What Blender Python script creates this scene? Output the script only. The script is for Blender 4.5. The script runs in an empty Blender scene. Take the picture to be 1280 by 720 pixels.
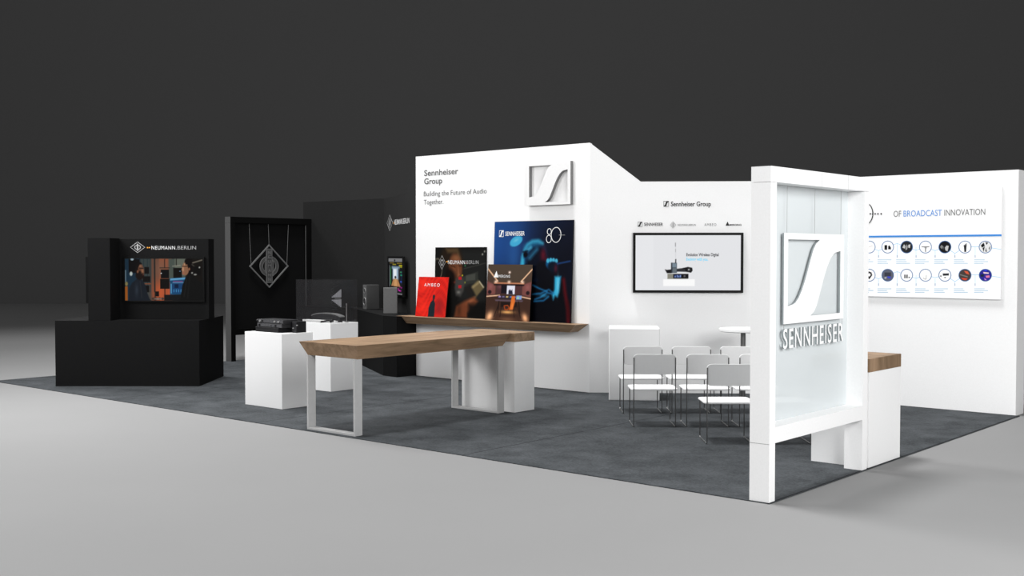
import bpy, math
import numpy as np
from mathutils import Matrix, Vector
D=bpy.data; COL=bpy.context.scene.collection
R_=math.radians

# ---------------------------------------------------------------- camera basis
FPX=1411.84; PITCH=0.0294431; YAW=-0.862416
aX=YAW+math.pi; aY=YAW+math.pi/2
def azv(a): return Vector((math.cos(a-aX),math.cos(a-aY),0))
F0=azv(0); RT=azv(math.pi/2); ZZ=Vector((0,0,1))
FW=F0*math.cos(PITCH)-ZZ*math.sin(PITCH); UP=ZZ*math.cos(PITCH)+F0*math.sin(PITCH)
CAM=Vector((4.29742,-8.18452,2.0))
TH=math.degrees(math.atan2(RT.y,RT.x))      # 40.59 degrees: the direction square to the camera

# ---------------------------------------------------------------- materials
def s2l(c):
    return tuple((v/12.92 if v<=.04045 else ((v+.055)/1.055)**2.4) for v in c)
def hexc(r,g,b): return s2l((r/255,g/255,b/255))
_m={}
def mat(name,col,rough=.5,metal=0,emit=0,noise=0,nscale=30,spec=.5,coat=0):
    if name in _m: return _m[name]
    m=D.materials.new(name); m.use_nodes=True; nt=m.node_tree; b=nt.nodes['Principled BSDF']
    b.inputs['Base Color'].default_value=(*col,1); b.inputs['Roughness'].default_value=rough
    b.inputs['Metallic'].default_value=metal; b.inputs['Specular IOR Level'].default_value=spec
    if coat: b.inputs['Coat Weight'].default_value=coat
    if emit:
        b.inputs['Emission Color'].default_value=(*col,1); b.inputs['Emission Strength'].default_value=emit
    if noise:
        tc=nt.nodes.new('ShaderNodeTexCoord'); n=nt.nodes.new('ShaderNodeTexNoise')
        n.inputs['Scale'].default_value=nscale; n.inputs['Detail'].default_value=6
        r=nt.nodes.new('ShaderNodeValToRGB')
        r.color_ramp.elements[0].position=.3; r.color_ramp.elements[1].position=.7
        r.color_ramp.elements[0].color=(*[max(0,c*(1-noise)) for c in col],1)
        r.color_ramp.elements[1].color=(*[min(1,c*(1+noise)) for c in col],1)
        nt.links.new(tc.outputs['Object'],n.inputs['Vector']); nt.links.new(n.outputs['Fac'],r.inputs['Fac'])
        nt.links.new(r.outputs['Color'],b.inputs['Base Color'])
    _m[name]=m; return m
WHITE=mat('white_paint',(.90,.90,.90),.55,noise=.02,nscale=60)
WHITEP=mat('white_laminate',(.90,.90,.90),.4,noise=.015,nscale=80)
BLACKW=mat('black_wall_paint',(.018,.018,.018),.7,noise=.08,nscale=20,spec=.12)
BLACKC=mat('black_laminate',(.0068,.0068,.007),.65,noise=.1,nscale=30,spec=.07)
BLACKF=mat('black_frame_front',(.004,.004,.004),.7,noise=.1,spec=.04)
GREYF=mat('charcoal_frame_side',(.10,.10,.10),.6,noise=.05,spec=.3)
BEZEL=mat('black_bezel',(.003,.003,.003),.4,noise=.05,spec=.1)
INK=mat('black_ink',(.008,.008,.008),.7,noise=.05)
INKG=mat('grey_ink',(.12,.12,.12),.7,noise=.05)
INKL=mat('light_grey_ink',(.32,.32,.32),.7,noise=.03)
BLUEI=mat('blue_ink',(.03,.24,.68),.6,noise=.02)
WHI=mat('white_ink',(.8,.8,.8),.6,noise=.02)
WHG=mat('silver_ink',(.35,.35,.35),.5,noise=.02)
DGI=mat('pewter_ink',(.16,.16,.16),.5,noise=.02)
ORG=mat('orange_ink',(.75,.30,.02),.6,noise=.02)
CHROME=mat('brushed_chrome',(.15,.15,.15),.35,metal=.85,noise=.05)
EMBSHADE=mat('emblem_side_shade',(.20,.20,.20),.6,noise=.03)  # shade on the white emblem's side faces, put into the colour
SIGNW=mat('sign_white',(.93,.93,.93),.4,noise=.01)
STEELW=mat('light_grey_steel',(.50,.50,.50),.4,noise=.03)
CHAIRW=mat('white_chair_shell',(.85,.85,.85),.35,noise=.01)
DEVB=mat('black_device',(.006,.006,.007),.45,noise=.2,spec=.2)
DEVG=mat('graphite_device',(.018,.018,.02),.4,noise=.2,spec=.3)
DEVL=mat('grey_device_face',(.06,.06,.065),.4,noise=.2)
SPKG=mat('speaker_grey',(.045,.045,.045),.5,noise=.05)
SPKL=mat('speaker_light_grey',(.11,.11,.11),.5,noise=.05)
SPKD=mat('speaker_cone',(.01,.01,.01),.4,noise=.1)
SILV=mat('satin_silver',(.45,.45,.45),.3,metal=.6,noise=.03)

def wood(name,light,dark,scale=(1,1,1)):
    m=D.materials.new(name); m.use_nodes=True; nt=m.node_tree; b=nt.nodes['Principled BSDF']
    tc=nt.nodes.new('ShaderNodeTexCoord'); mp=nt.nodes.new('ShaderNodeMapping'); mp.inputs['Scale'].default_value=scale
    n=nt.nodes.new('ShaderNodeTexNoise'); n.inputs['Scale'].default_value=1; n.inputs['Detail'].default_value=5; n.inputs['Distortion'].default_value=.6
    n2=nt.nodes.new('ShaderNodeTexNoise'); n2.inputs['Scale'].default_value=6; n2.inputs['Detail'].default_value=4
    mx=nt.nodes.new('ShaderNodeMath'); mx.operation='MULTIPLY_ADD'; mx.inputs[1].default_value=.25
    r=nt.nodes.new('ShaderNodeValToRGB'); e=r.color_ramp.elements
    e[0].position=.42; e[0].color=(*dark,1); e[1].position=.78; e[1].color=(*light,1)
    nt.links.new(tc.outputs['Object'],mp.inputs['Vector'])
    for k in (n,n2): nt.links.new(mp.outputs['Vector'],k.inputs['Vector'])
    nt.links.new(n2.outputs['Fac'],mx.inputs[0]); nt.links.new(n.outputs['Fac'],mx.inputs[2])
    nt.links.new(mx.outputs[0],r.inputs['Fac']); nt.links.new(r.outputs['Color'],b.inputs['Base Color'])
    b.inputs['Roughness'].default_value=.5; b.inputs['Specular IOR Level'].default_value=.15
    return m
WL=(.335,.222,.138); WD=(.17,.11,.064)
WOODY=wood('walnut_grain_lengthways',WL,WD,(9,1.1,9))
WOODX=wood('walnut_grain_crossways',WL,WD,(1.1,9,9))
WOODS=wood('walnut_grain_short',WL,WD,(5,5,1.2))

def glassmat(name,tr,col,rough=.1,gloss=.1):
    m=D.materials.new(name); m.use_nodes=True; nt=m.node_tree; nt.nodes.clear()
    o=nt.nodes.new('ShaderNodeOutputMaterial'); t=nt.nodes.new('ShaderNodeBsdfTransparent')
    d=nt.nodes.new('ShaderNodeBsdfPrincipled'); d.inputs['Base Color'].default_value=(*col,1); d.inputs['Roughness'].default_value=rough
    d.inputs['Specular IOR Level'].default_value=gloss
    mx=nt.nodes.new('ShaderNodeMixShader'); mx.inputs[0].default_value=1-tr
    nt.links.new(t.outputs[0],mx.inputs[1]); nt.links.new(d.outputs[0],mx.inputs[2]); nt.links.new(mx.outputs[0],o.inputs[0])
    return m
FROST=glassmat('frosted_white_glass',.24,(.71,.75,.762),.35,.12)
def frost_glow():
    nt=FROST.node_tree
    d=[n for n in nt.nodes if n.type=='BSDF_PRINCIPLED'][0]
    d.inputs['Emission Color'].default_value=(.93,.97,1,1); d.inputs['Emission Strength'].default_value=.0
frost_glow()
ACRYL=glassmat('smoky_acrylic',.80,(.035,.035,.037),.15,.4)

def carpetmat():
    m=D.materials.new('charcoal_carpet'); m.use_nodes=True; nt=m.node_tree; b=nt.nodes['Principled BSDF']
    tc=nt.nodes.new('ShaderNodeTexCoord')
    n=nt.nodes.new('ShaderNodeTexNoise'); n.inputs['Scale'].default_value=45; n.inputs['Detail'].default_value=8; n.inputs['Roughness'].default_value=.7
    n2=nt.nodes.new('ShaderNodeTexNoise'); n2.inputs['Scale'].default_value=2.2; n2.inputs['Detail'].default_value=5; n2.inputs['Roughness'].default_value=.65
    r=nt.nodes.new('ShaderNodeValToRGB'); e=r.color_ramp.elements
    e[0].position=.36; e[0].color=(*hexc(42,45,47),1); e[1].position=.66; e[1].color=(*hexc(80,83,86),1)
    a=nt.nodes.new('ShaderNodeMath'); a.operation='MULTIPLY_ADD'; a.inputs[1].default_value=.5
    a2=nt.nodes.new('ShaderNodeMath'); a2.operation='MULTIPLY_ADD'; a2.inputs[1].default_value=.5
    nt.links.new(tc.outputs['Object'],n.inputs['Vector']); nt.links.new(tc.outputs['Object'],n2.inputs['Vector'])
    nt.links.new(n.outputs['Fac'],a.inputs[0]); a.inputs[2].default_value=0
    nt.links.new(n2.outputs['Fac'],a2.inputs[0]); nt.links.new(a.outputs[0],a2.inputs[2])
    nt.links.new(a2.outputs[0],r.inputs['Fac'])
    # roll seams
    sp=nt.nodes.new('ShaderNodeSeparateXYZ'); nt.links.new(tc.outputs['Object'],sp.inputs[0])
    q=nt.nodes.new('ShaderNodeMath'); q.operation='PINGPONG'; q.inputs[1].default_value=1.675; nt.links.new(sp.outputs['X'],q.inputs[0])
    # pingpong is zero at multiples of 3.35
    c=nt.nodes.new('ShaderNodeMath'); c.operation='LESS_THAN'; c.inputs[1].default_value=.008; nt.links.new(q.outputs[0],c.inputs[0])
    mx=nt.nodes.new('ShaderNodeMixRGB'); mx.inputs[2].default_value=(.012,.013,.015,1)
    nt.links.new(c.outputs[0],mx.inputs[0]); nt.links.new(r.outputs['Color'],mx.inputs[1]); nt.links.new(mx.outputs[0],b.inputs['Base Color'])
    b.inputs['Roughness'].default_value=.95; b.inputs['Specular IOR Level'].default_value=.1
    bp=nt.nodes.new('ShaderNodeBump'); bp.inputs['Strength'].default_value=.25; bp.inputs['Distance'].default_value=.01
    nt.links.new(n.outputs['Fac'],bp.inputs['Height']); nt.links.new(bp.outputs[0],b.inputs['Normal'])
    return m
CARPET=carpetmat()
FLOORM=mat('pale_grey_concrete',(.215,.215,.215),.75,noise=.015,nscale=.6,spec=.15)
BACKM=mat('dark_backdrop',(.155,.155,.155),.9,noise=.01,nscale=.2,spec=.05)
def vcol(name,emit=0,rough=.5,spec=.3):
    m=D.materials.new(name); m.use_nodes=True; nt=m.node_tree; b=nt.nodes['Principled BSDF']
    a=nt.nodes.new('ShaderNodeAttribute'); a.attribute_name='art'
    if emit:
        b.inputs['Base Color'].default_value=(.001,.001,.001,1)
        nt.links.new(a.outputs['Color'],b.inputs['Emission Color']); b.inputs['Emission Strength'].default_value=emit
    else: nt.links.new(a.outputs['Color'],b.inputs['Base Color'])
    b.inputs['Roughness'].default_value=rough; b.inputs['Specular IOR Level'].default_value=spec
    return m
PRINT=vcol('printed_artwork',0,.5,.04)
SCREEN=vcol('lit_screen',.92,.3,.03)

# ---------------------------------------------------------------- object helpers
def tag(o,label=None,cat=None,group=None,kind=None):
    if label: o['label']=label
    if cat: o['category']=cat
    if group: o['group']=group
    if kind: o['kind']=kind
    return o
def thing(name,label,cat,loc=(0,0,0),rz=0,group=None):
    o=D.objects.new(name,None); COL.objects.link(o); o.location=loc; o.rotation_euler=(0,0,R_(rz)); o.empty_display_size=.1
    return tag(o,label,cat,group)
class MB:
    def __init__(s): s.v=[]; s.f=[]; s.mi=[]; s.mats=[]
    def m(s,mt):
        if mt not in s.mats: s.mats.append(mt)
        return s.mats.index(mt)
    def add(s,vs,fs,mt):
        k=len(s.v); i=s.m(mt); s.v+= [tuple(p) for p in vs]
        for f in fs: s.f.append([k+q for q in f]); s.mi.append(i)
        return s
    def box(s,x0,x1,y0,y1,z0,z1,mt):
        v=[(x0,y0,z0),(x1,y0,z0),(x1,y1,z0),(x0,y1,z0),(x0,y0,z1),(x1,y0,z1),(x1,y1,z1),(x0,y1,z1)]
        return s.add(v,[(0,3,2,1),(4,5,6,7),(0,1,5,4),(1,2,6,5),(2,3,7,6),(3,0,4,7)],mt)
    def frustum(s,top,zt,bot,zb,mt):
        a,b,c,d=bot; e,f,g,h=top
        v=[(a,c,zb),(b,c,zb),(b,d,zb),(a,d,zb),(e,g,zt),(f,g,zt),(f,h,zt),(e,h,zt)]
        return s.add(v,[(0,3,2,1),(4,5,6,7),(0,1,5,4),(1,2,6,5),(2,3,7,6),(3,0,4,7)],mt)
    def prism_z(s,poly,z0,z1,mt):
        n=len(poly); v=[(x,y,z0) for x,y in poly]+[(x,y,z1) for x,y in poly]
        f=[list(range(n))[::-1],list(range(n,2*n))]+[(i,(i+1)%n,n+(i+1)%n,n+i) for i in range(n)]
        return s.add(v,f,mt)
    def prism_y(s,poly,y0,y1,mt):       # polygon in x,z, counter-clockwise seen from -y
        n=len(poly); v=[(x,y0,z) for x,z in poly]+[(x,y1,z) for x,z in poly]
        f=[list(range(n)),list(range(n,2*n))[::-1]]+[(i,n+i,n+(i+1)%n,(i+1)%n) for i in range(n)]
        return s.add(v,f,mt)
    def ring_y(s,outer,inner,y0,y1,mt):  # closed band between two loops of equal length
        n=len(outer); v=[(x,y0,z) for x,z in outer]+[(x,y0,z) for x,z in inner]+[(x,y1,z) for x,z in outer]+[(x,y1,z) for x,z in inner]
        f=[]
        for i in range(n):
            j=(i+1)%n
            f+=[(i,j,n+j,n+i),(2*n+i,3*n+i,3*n+j,2*n+j),(i,2*n+i,2*n+j,j),(n+i,n+j,3*n+j,3*n+i)]
        return s.add(v,f,mt)
    def cyl(s,p,q,r,mt,n=12,r2=None):
        p=Vector(p);q=Vector(q);d=(q-p).normalized(); a=d.orthogonal().normalized(); b=d.cross(a); r2=r if r2 is None else r2
        v=[p+(a*math.cos(t)+b*math.sin(t))*r for t in [2*math.pi*i/n for i in range(n)]]+[q+(a*math.cos(t)+b*math.sin(t))*r2 for t in [2*math.pi*i/n for i in range(n)]]
        return s.add(v,[list(range(n))[::-1],list(range(n,2*n))]+[(i,(i+1)%n,n+(i+1)%n,n+i) for i in range(n)],mt)
    def tube(s,pts,r,mt,n=8):
        for a,b in zip(pts,pts[1:]): s.cyl(a,b,r,mt,n)
        return s
    def lathe(s,prof,mt,n=32,c=(0,0)):
        v=[];f=[]
        for r,z in prof:
            for i in range(n):
                t=2*math.pi*i/n; v.append((c[0]+r*math.cos(t),c[1]+r*math.sin(t),z))
        for k in range(len(prof)-1):
            for i in range(n):
                j=(i+1)%n; f.append((k*n+i,k*n+j,(k+1)*n+j,(k+1)*n+i))
        f.append(list(range(n))[::-1]); f.append([(len(prof)-1)*n+i for i in range(n)])
        return s.add(v,f,mt)
    def text(s,body,x0,x1,zb,zc,y,mt,bold=0,th=.002,spacing=1.0):
        c=D.curves.new('t','FONT'); c.body=body; c.size=1; c.offset=bold; c.resolution_u=4; c.space_character=spacing
        o=D.objects.new('t',c); COL.objects.link(o); bpy.context.view_layer.update()
        dg=bpy.context.evaluated_depsgraph_get(); me=D.meshes.new_from_object(o.evaluated_get(dg))
        vs=[v.co.copy() for v in me.vertices]; fs=[list(p.vertices) for p in me.polygons]
        D.objects.remove(o); D.curves.remove(c); D.meshes.remove(me)
        if not vs: return s
        mn=min(v.x for v in vs); mxx=max(v.x for v in vs)
        cap=.729; sx=(x1-x0)/(mxx-mn); sz=(zc-zb)/cap
        n=len(vs)
        front=[(x0+(v.x-mn)*sx,y-th,zb+v.y*sz) for v in vs]; 
        # orientation facing -y: x right, z up gives normal -y for counter-clockwise
        return s.add(front,fs,mt)
    def build(s,name,parent=None,smooth=False,bevel=0,loc=None,rz=0,seg=2):
        me=D.meshes.new(name); me.from_pydata(s.v,[],s.f); me.update()
        for mt in s.mats: me.materials.append(mt)
        me.polygons.foreach_set('material_index',s.mi)
        if smooth:
            me.polygons.foreach_set('use_smooth',[True]*len(s.f)); me.set_sharp_from_angle(angle=R_(35))
        o=D.objects.new(name,me); COL.objects.link(o); o.parent=parent
        if loc is not None: o.location=loc
        if rz: o.rotation_euler=(0,0,R_(rz))
        if bevel:
            b=o.modifiers.new('bevel','BEVEL'); b.width=bevel; b.segments=seg; b.limit_method='ANGLE'; b.angle_limit=R_(40)
        return o
def copy_tree(o,parent=None):
    c=o.copy(); COL.objects.link(c); c.parent=parent
    for ch in list(o.children): copy_tree(ch,c)
    return c
def circ(cx,cz,rx,rz=None,n=32,a0=0):
    rz=rx if rz is None else rz
    return [(cx+rx*math.cos(a0+2*math.pi*i/n),cz+rz*math.sin(a0+2*math.pi*i/n)) for i in range(n)]

# ---------------------------------------------------------------- painted pictures (printed / displayed artwork)
class Cv:
    def __init__(s,w,h,asp,col=(0,0,0)):
        s.w,s.h=w,h; s.a=np.zeros((h,w,3)); s.a[:]=np.array(col)/255.; s.asp=asp
        u=np.linspace(0,1,w); v=np.linspace(0,1,h); s.U,s.V=np.meshgrid(u,v); s.px=1/h
    def blend(s,m,col,al=1):
        m=np.clip(m,0,1)[...,None]*al; s.a=s.a*(1-m)+np.array(col)/255.*m
    def grad(s,c0,c1,ang=90,p0=0,p1=1):
        t=s.U*math.cos(R_(ang))+s.V*math.sin(R_(ang)); t=np.clip((t-p0)/(p1-p0),0,1)[...,None]
        s.a=np.array(c0)/255.*(1-t)+np.array(c1)/255.*t
    def ell(s,cx,cy,rx,ry,col,soft=.15,rot=0,al=1):
        X=(s.U-cx)*s.asp; Y=s.V-cy; c,q=math.cos(R_(rot)),math.sin(R_(rot))
        x=X*c+Y*q; y=-X*q+Y*c; d=np.sqrt((x/(rx*s.asp))**2+(y/ry)**2)
        s.blend((1-d)/soft+.5,col,al)
    def glow(s,cx,cy,rx,ry,col,al=1,rot=0):
        X=(s.U-cx)*s.asp; Y=s.V-cy; c,q=math.cos(R_(rot)),math.sin(R_(rot))
        x=X*c+Y*q; y=-X*q+Y*c; s.blend(np.exp(-((x/(rx*s.asp))**2+(y/ry)**2)*2),col,al)
    def poly(s,pts,col,soft=None,al=1):
        soft=soft or 1.5*s.px; P=[(x*s.asp,y) for x,y in pts]; X=s.U*s.asp; Y=s.V
        d=np.full(X.shape,1e9); ins=np.zeros(X.shape,bool)
        for (x0,y0),(x1,y1) in zip(P,P[1:]+P[:1]):
            ex,ey=x1-x0,y1-y0; L=ex*ex+ey*ey+1e-12
            t=np.clip(((X-x0)*ex+(Y-y0)*ey)/L,0,1); d=np.minimum(d,np.hypot(X-x0-t*ex,Y-y0-t*ey))
            cnd=((y0>Y)!=(y1>Y)); xi=x0+(Y-y0)/(ey if abs(ey)>1e-9 else 1e-9)*ex; ins^=cnd&(X<xi)
        s.blend(np.where(ins,d,-d)/soft+.5,col,al)
    def line(s,pts,wd,col,al=1,soft=None):
        soft=soft or 1.2*s.px; X=s.U*s.asp; Y=s.V; d=np.full(X.shape,1e9); P=[(x*s.asp,y) for x,y in pts]
        for (x0,y0),(x1,y1) in zip(P,P[1:]):
            ex,ey=x1-x0,y1-y0; L=ex*ex+ey*ey+1e-12
            t=np.clip(((X-x0)*ex+(Y-y0)*ey)/L,0,1); d=np.minimum(d,np.hypot(X-x0-t*ex,Y-y0-t*ey))
        s.blend((wd/2-d)/soft+.5,col,al)
    def rect(s,x0,y0,x1,y1,col,al=1,soft=None): s.poly([(x0,y0),(x1,y0),(x1,y1),(x0,y1)],col,soft,al)
    def obj(s,name,x0,x1,z0,z1,y,mt,parent,gain=1.0):
        W,H=s.w,s.h; v=np.zeros((H*W,3)); v[:,0]=(x0+s.U*(x1-x0)).ravel(); v[:,1]=y; v[:,2]=(z0+s.V*(z1-z0)).ravel()
        i=np.arange((H-1)*(W-1)); r=i//(W-1); c=i%(W-1); a=r*W+c
        f=np.stack([a,a+1,a+W+1,a+W],1)
        me=D.meshes.new(name); me.from_pydata(v.tolist(),[],f.tolist()); me.materials.append(mt)
        at=me.color_attributes.new('art','FLOAT_COLOR','POINT')
        A=np.clip(s.a,0,1); L=np.where(A<=.04045,A/12.92,((A+.055)/1.055)**2.4)*gain
        at.data.foreach_set('color',np.concatenate([L.reshape(-1,3),np.ones((H*W,1))],1).ravel())
        o=D.objects.new(name,me); COL.objects.link(o); o.parent=parent; return o

# emblem with a slanting S: square with two cut-outs (unit square)
def hole1(): return [(.06,.93),(.575,.93),(.515,.89),(.47,.82),(.43,.72),(.385,.60),(.34,.48),(.29,.37),(.235,.28),(.18,.225),(.12,.20),(.06,.195)]
def hole2(): return [(1-u,1-v) for u,v in hole1()]
def emblem(mb,x0,x1,z0,z1,y0,y1,mt,thin=None):
    """solid emblem: built as vertical/diagonal strips between the holes"""
    h1=hole1(); h2=hole2(); N=48
    def curve(h):        # the S flank of hole 1 as v->u samples (from v=.195 to .93)
        return sorted([(v,u) for u,v in h[1:]])
    c1=curve(h1)
    def right_of_h1(v):
        vs=[a for a,_ in c1]; us=[b for _,b in c1]
        return float(np.interp(v,vs,us))
    t=thin or 0
    vs=[0,.07]+list(np.linspace(.071,.194,8))+list(np.linspace(.1951,.8049,36))+list(np.linspace(.806,.929,8))+[.93,1]
    def X(u): return x0+u*(x1-x0)
    def Z(v): return z0+v*(z1-z0)
    for a,b in zip(vs,vs[1:]):
        mid=(a+b)/2; cells=[]
        inh1=.195<mid<.93; inh2=.07<mid<.805
        segs=[]
        # left boundary pieces as (ua_low,ua_high) at v=a and v=b
        L=(0,0); Rr=(1,1)
        if inh1:
            cells.append((0,.06,0,.06)); L=(right_of_h1(max(a,.195)),right_of_h1(min(b,.93)))
        if inh2:
            cells.append((.94,1,.94,1)); Rr=(1-right_of_h1(min(.93,1-a)),1-right_of_h1(max(.195,1-b)))
        cells.append((L[0],Rr[0],L[1],Rr[1]))
        for (l0,r0,l1,r1) in cells:
            mb.prism_y([(X(l0),Z(a)),(X(r0),Z(a)),(X(r1),Z(b)),(X(l1),Z(b))],y0,y1,mt)
def diamond_logo(mb,cx,cz,hw,hh,y,mt,w=.10,th=.002,bar=True):
    """rhombus outline with a ring and an upright bar"""
    o=[(cx-hw,cz),(cx,cz-hh),(cx+hw,cz),(cx,cz+hh)]; k=1-w*1.6
    i=[(cx-hw*k,cz),(cx,cz-hh*k),(cx+hw*k,cz),(cx,cz+hh*k)]
    mb.ring_y(o,i,y-th,y,mt)
    s=hh/max(hw,1e-6)
    mb.ring_y(circ(cx,cz,.44*hw,.44*hh),circ(cx,cz,.31*hw,.31*hh),y-th,y,mt)
    if bar:
        mb.prism_y([(cx-.10*hw,cz-.62*hh),(cx+.10*hw,cz-.62*hh),(cx+.10*hw,cz+.62*hh),(cx-.10*hw,cz+.62*hh)],y-th*1.2,y,mt)

# ================================================================ SETTING
mb=MB(); mb.add([(-70,-40,0),(45,-40,0),(45,75,0),(-70,75,0)],[(0,1,2,3)],FLOORM)
tag(mb.build('floor'),'pale grey hall floor running back into the dark',kind='structure')
BD=46.0; c0=Vector((CAM.x,CAM.y,0))+F0*BD
mb=MB(); mb.box(-60,60,0,.3,0,26,BACKM)
tag(mb.build('wall_back',loc=c0,rz=TH),'dark grey backdrop wall far behind the stand',kind='structure')

SA=37.5; SC=(math.cos(R_(SA)),math.sin(R_(SA)))      # screen wall direction
A=(-5.455,4.92)
SL=2.563
WB=(-9.007,4.92); WA=-31.5; WLn=2.63                    # black wing: local x runs from far end to the tall wall
WO=(WB[0]-math.cos(R_(WA))*WLn, WB[1]-math.sin(R_(WA))*WLn)

mb=MB(); mb.prism_z([(-3.556,0),(0,0),(-.035,.1),(-3.48,.1)],.0005,3.61,WHITE)
tag(mb.build('wall_center',loc=(A[0],A[1],0)),'tall white stand wall above the walnut shelf',kind='structure')
mb=MB(); mb.prism_y([(0,.0005),(SL,.0005),(SL,3.05),(.73,3.05),(0,3.61)],0,.1,WHITE)
tag(mb.build('wall_screen',loc=(A[0],A[1],0),rz=SA),'white wall with the wide screen, its top sloping up to the tall wall',kind='structure')
mb=MB(); mb.box(-3.42,-.04,6.48,6.80,.0005,3.05,WHITE)
tag(mb.build('wall_right'),'white wall carrying the printed timeline board',kind='structure')
mb=MB(); mb.prism_y([(0,.0005),(WLn,.0005),(WLn,3.61),(WLn-.80,3.05),(0,3.05)],0,.1,BLACKW)
tag(mb.build('wall_left',loc=(WO[0],WO[1],0),rz=WA),'black angled wall beside the tall white wall',kind='structure')
mb=MB(); mb.box(-13.6,WO[0]+.02,6.285,6.39,.0005,3.05,BLACKW)
tag(mb.build('wall_rear'),'black rear wall behind the acrylic case',kind='structure')

mb=MB(); mb.prism_z([(-13.51,-.012),(.012,-.012),(.012,6.476),(-3.415,6.476),(A[0]+.003,4.916),(-9.01,4.916),(WO[0]+.004,WO[1]-.004),(-13.51,6.27)],0.0005,.008,CARPET)
tag(mb.build('carpet'),'dark charcoal blue carpet under the whole stand','carpet')

# ================================================================ SIGN FRAME (right, front corner)
sg=thing('sign_frame','tall white post-and-beam frame at the front corner holding a frosted panel','sign',(0,0,.008),90)
# local x = world Y, local y = -world X
def sbox(name,x0,x1,y0,y1,z0,z1,mt=WHITE,par=sg,lab=None):
    o=MB().box(x0,x1,y0,y1,z0,z1,mt).build(name,par)
    if lab: o['label']=lab
    return o
MB().box(0,.10,0,.175,0,2.572,WHITE).box(-.0008,.0001,0,.175,.468,.472,INKL).build('post',sg); sbox('post',1.80,1.905,0,.175,0,2.572)
mbb=MB().box(0,1.905,0,.175,2.575,2.70,WHITE)
for yy in (.33,.92,1.45): mbb.box(yy-.0015,yy+.0015,-.0006,.001,2.575,2.70,INKL)
mbb.build('beam',sg)
sbox('rail',.1005,1.7995,0,.175,.47,.60)
sbox('glass_panel',.101,1.799,.158,.17,.60,2.574,FROST,lab='frosted white panel')
em=thing('hanging_emblem','white square emblem with a slanting S over raised SENNHEISER letters, hung in the white frame','emblem',(-.122,0,.008),90)
SGNSHADE=mat('sign_side_shade',(.30,.335,.345),.6,noise=.03)  # grey sides paint in the shade that outlines plate and letters
mb=MB(); emblem(mb,.462,1.628,1.41,2.175,-.006,-.003,SIGNW); emblem(mb,.463,1.627,1.411,2.174,-.003,.012,SGNSHADE); mb.build('emblem_plate',em)
def letters3d(body,x0,x1,z0,z1,y0,y1,mt,bold=0,spacing=1.0,side=None):
    m=MB(); m.text(body,x0,x1,z0,z1,y0,mt,bold,th=0,spacing=spacing)
    n=len(m.v); 
    from collections import Counter
    ed=Counter()
    for f in m.f:
        for a,b in zip(f,f[1:]+f[:1]): ed[(a,b)]+=1
    back=[(x,y1,z) for x,_,z in m.v]; fs=[[n+i for i in f][::-1] for f in m.f]
    k=m.m(side or mt)
    m.v+=back
    for f in fs: m.f.append(f); m.mi.append(k)
    for (a,b) in list(ed):
        if (b,a) not in ed: m.f.append([b,a,n+a,n+b]); m.mi.append(k)
    return m
letters3d('SENNHEISER',.455,1.628,1.205,1.378,-.006,.010,SIGNW,.008,1.15,SGNSHADE).build('lettering',em)
for yy in (.52,1.04,1.57): MB().cyl((yy,0,2.165),(yy,0,2.567),.002,WHG,6).build('wire',em)
for yy in (.475,1.61): MB().cyl((yy,0,1.36),(yy,0,1.415),.002,WHG,6).build('wire',em)

# ================================================================ COUNTER beside sign
ct=thing('counter','white counter block with a walnut top standing against the white sign frame','counter',(-.29,2.335,.008))
MB().box(-.29,.283,-.378,.378,0,.895,WHITEP).build('body',ct)
MB().box(-.29,.286,-.381,.381,.895,1.02,WOODS).build('worktop',ct)

# ================================================================ TALL WALL: emblem, lettering, shelf, posters
we=MB(); emblem(we,0,.83,0,.63,-.068,-.0645,WHI); emblem(we,.001,.829,.001,.629,-.0645,-.001,EMBSHADE)
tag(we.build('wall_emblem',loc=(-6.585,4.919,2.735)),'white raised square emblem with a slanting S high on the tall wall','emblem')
lt=MB(); lt.text('Sennheiser',0,.765,.165,.262,0,INKG,.02); lt.text('Group',0,.41,.03,.127,0,INKG,.02)
lt2=MB(); lt2.text('Building the Future of Audio',-.01,1.37,-.165,-.085,0,INKG,.004); lt2.text('Together.',-.01,.435,-.30,-.22,0,INKG,.004)
tag(lt2.build('wall_lettering',loc=(-8.815,4.919,3.12)),'thin grey two-line tagline about the future of audio on the tall white wall','lettering')
tag(lt.build('wall_lettering',loc=(-8.815,4.919,3.12)),'grey lettering reading Sennheiser Group, top left of the tall white wall','lettering')

sh=MB().frustum((-9.16,-5.47,4.60,4.919),1.0,(-9.03,-5.66,4.71,4.919),.88,WOODX)
tag(sh.build('wall_shelf'),'long walnut ledge with undercut ends fixed across the tall white wall','shelf')

def poster(name,label,xb0,xb1,yb,yt,ztop,canvas,th=.014,zb=1.002,edge=BLACKC,gain=.72):
    """leaning board: local x along wall, local z up, tilted backwards"""
    W=xb1-xb0; H=math.hypot(ztop-zb,yt-yb); tilt=math.atan2(yt-yb,ztop-zb)
    t=thing(name,label,'poster',(xb0,yb,zb)); t.rotation_euler=(-tilt,0,0)
    MB().box(0,W,0,th,0.0,H,edge).build('board',t)
    canvas.obj('artwork',.001,W-.001,.001,H-.001,-.001,PRINT,t,gain)
    return t,W,H

# blue poster ------------------------------------------------
c=Cv(150,150,1.0); c.grad((38,88,165),(12,16,34),-35,-.75,.38)
c.glow(.02,.75,.45,.45,(36,88,165),.55); c.glow(.27,.62,.12,.35,(60,130,210),.35)
c.rect(.55,0,1,1,(9,10,18),.55,.35)
c.glow(.25,0,.6,.35,(6,8,18),.9)
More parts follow.
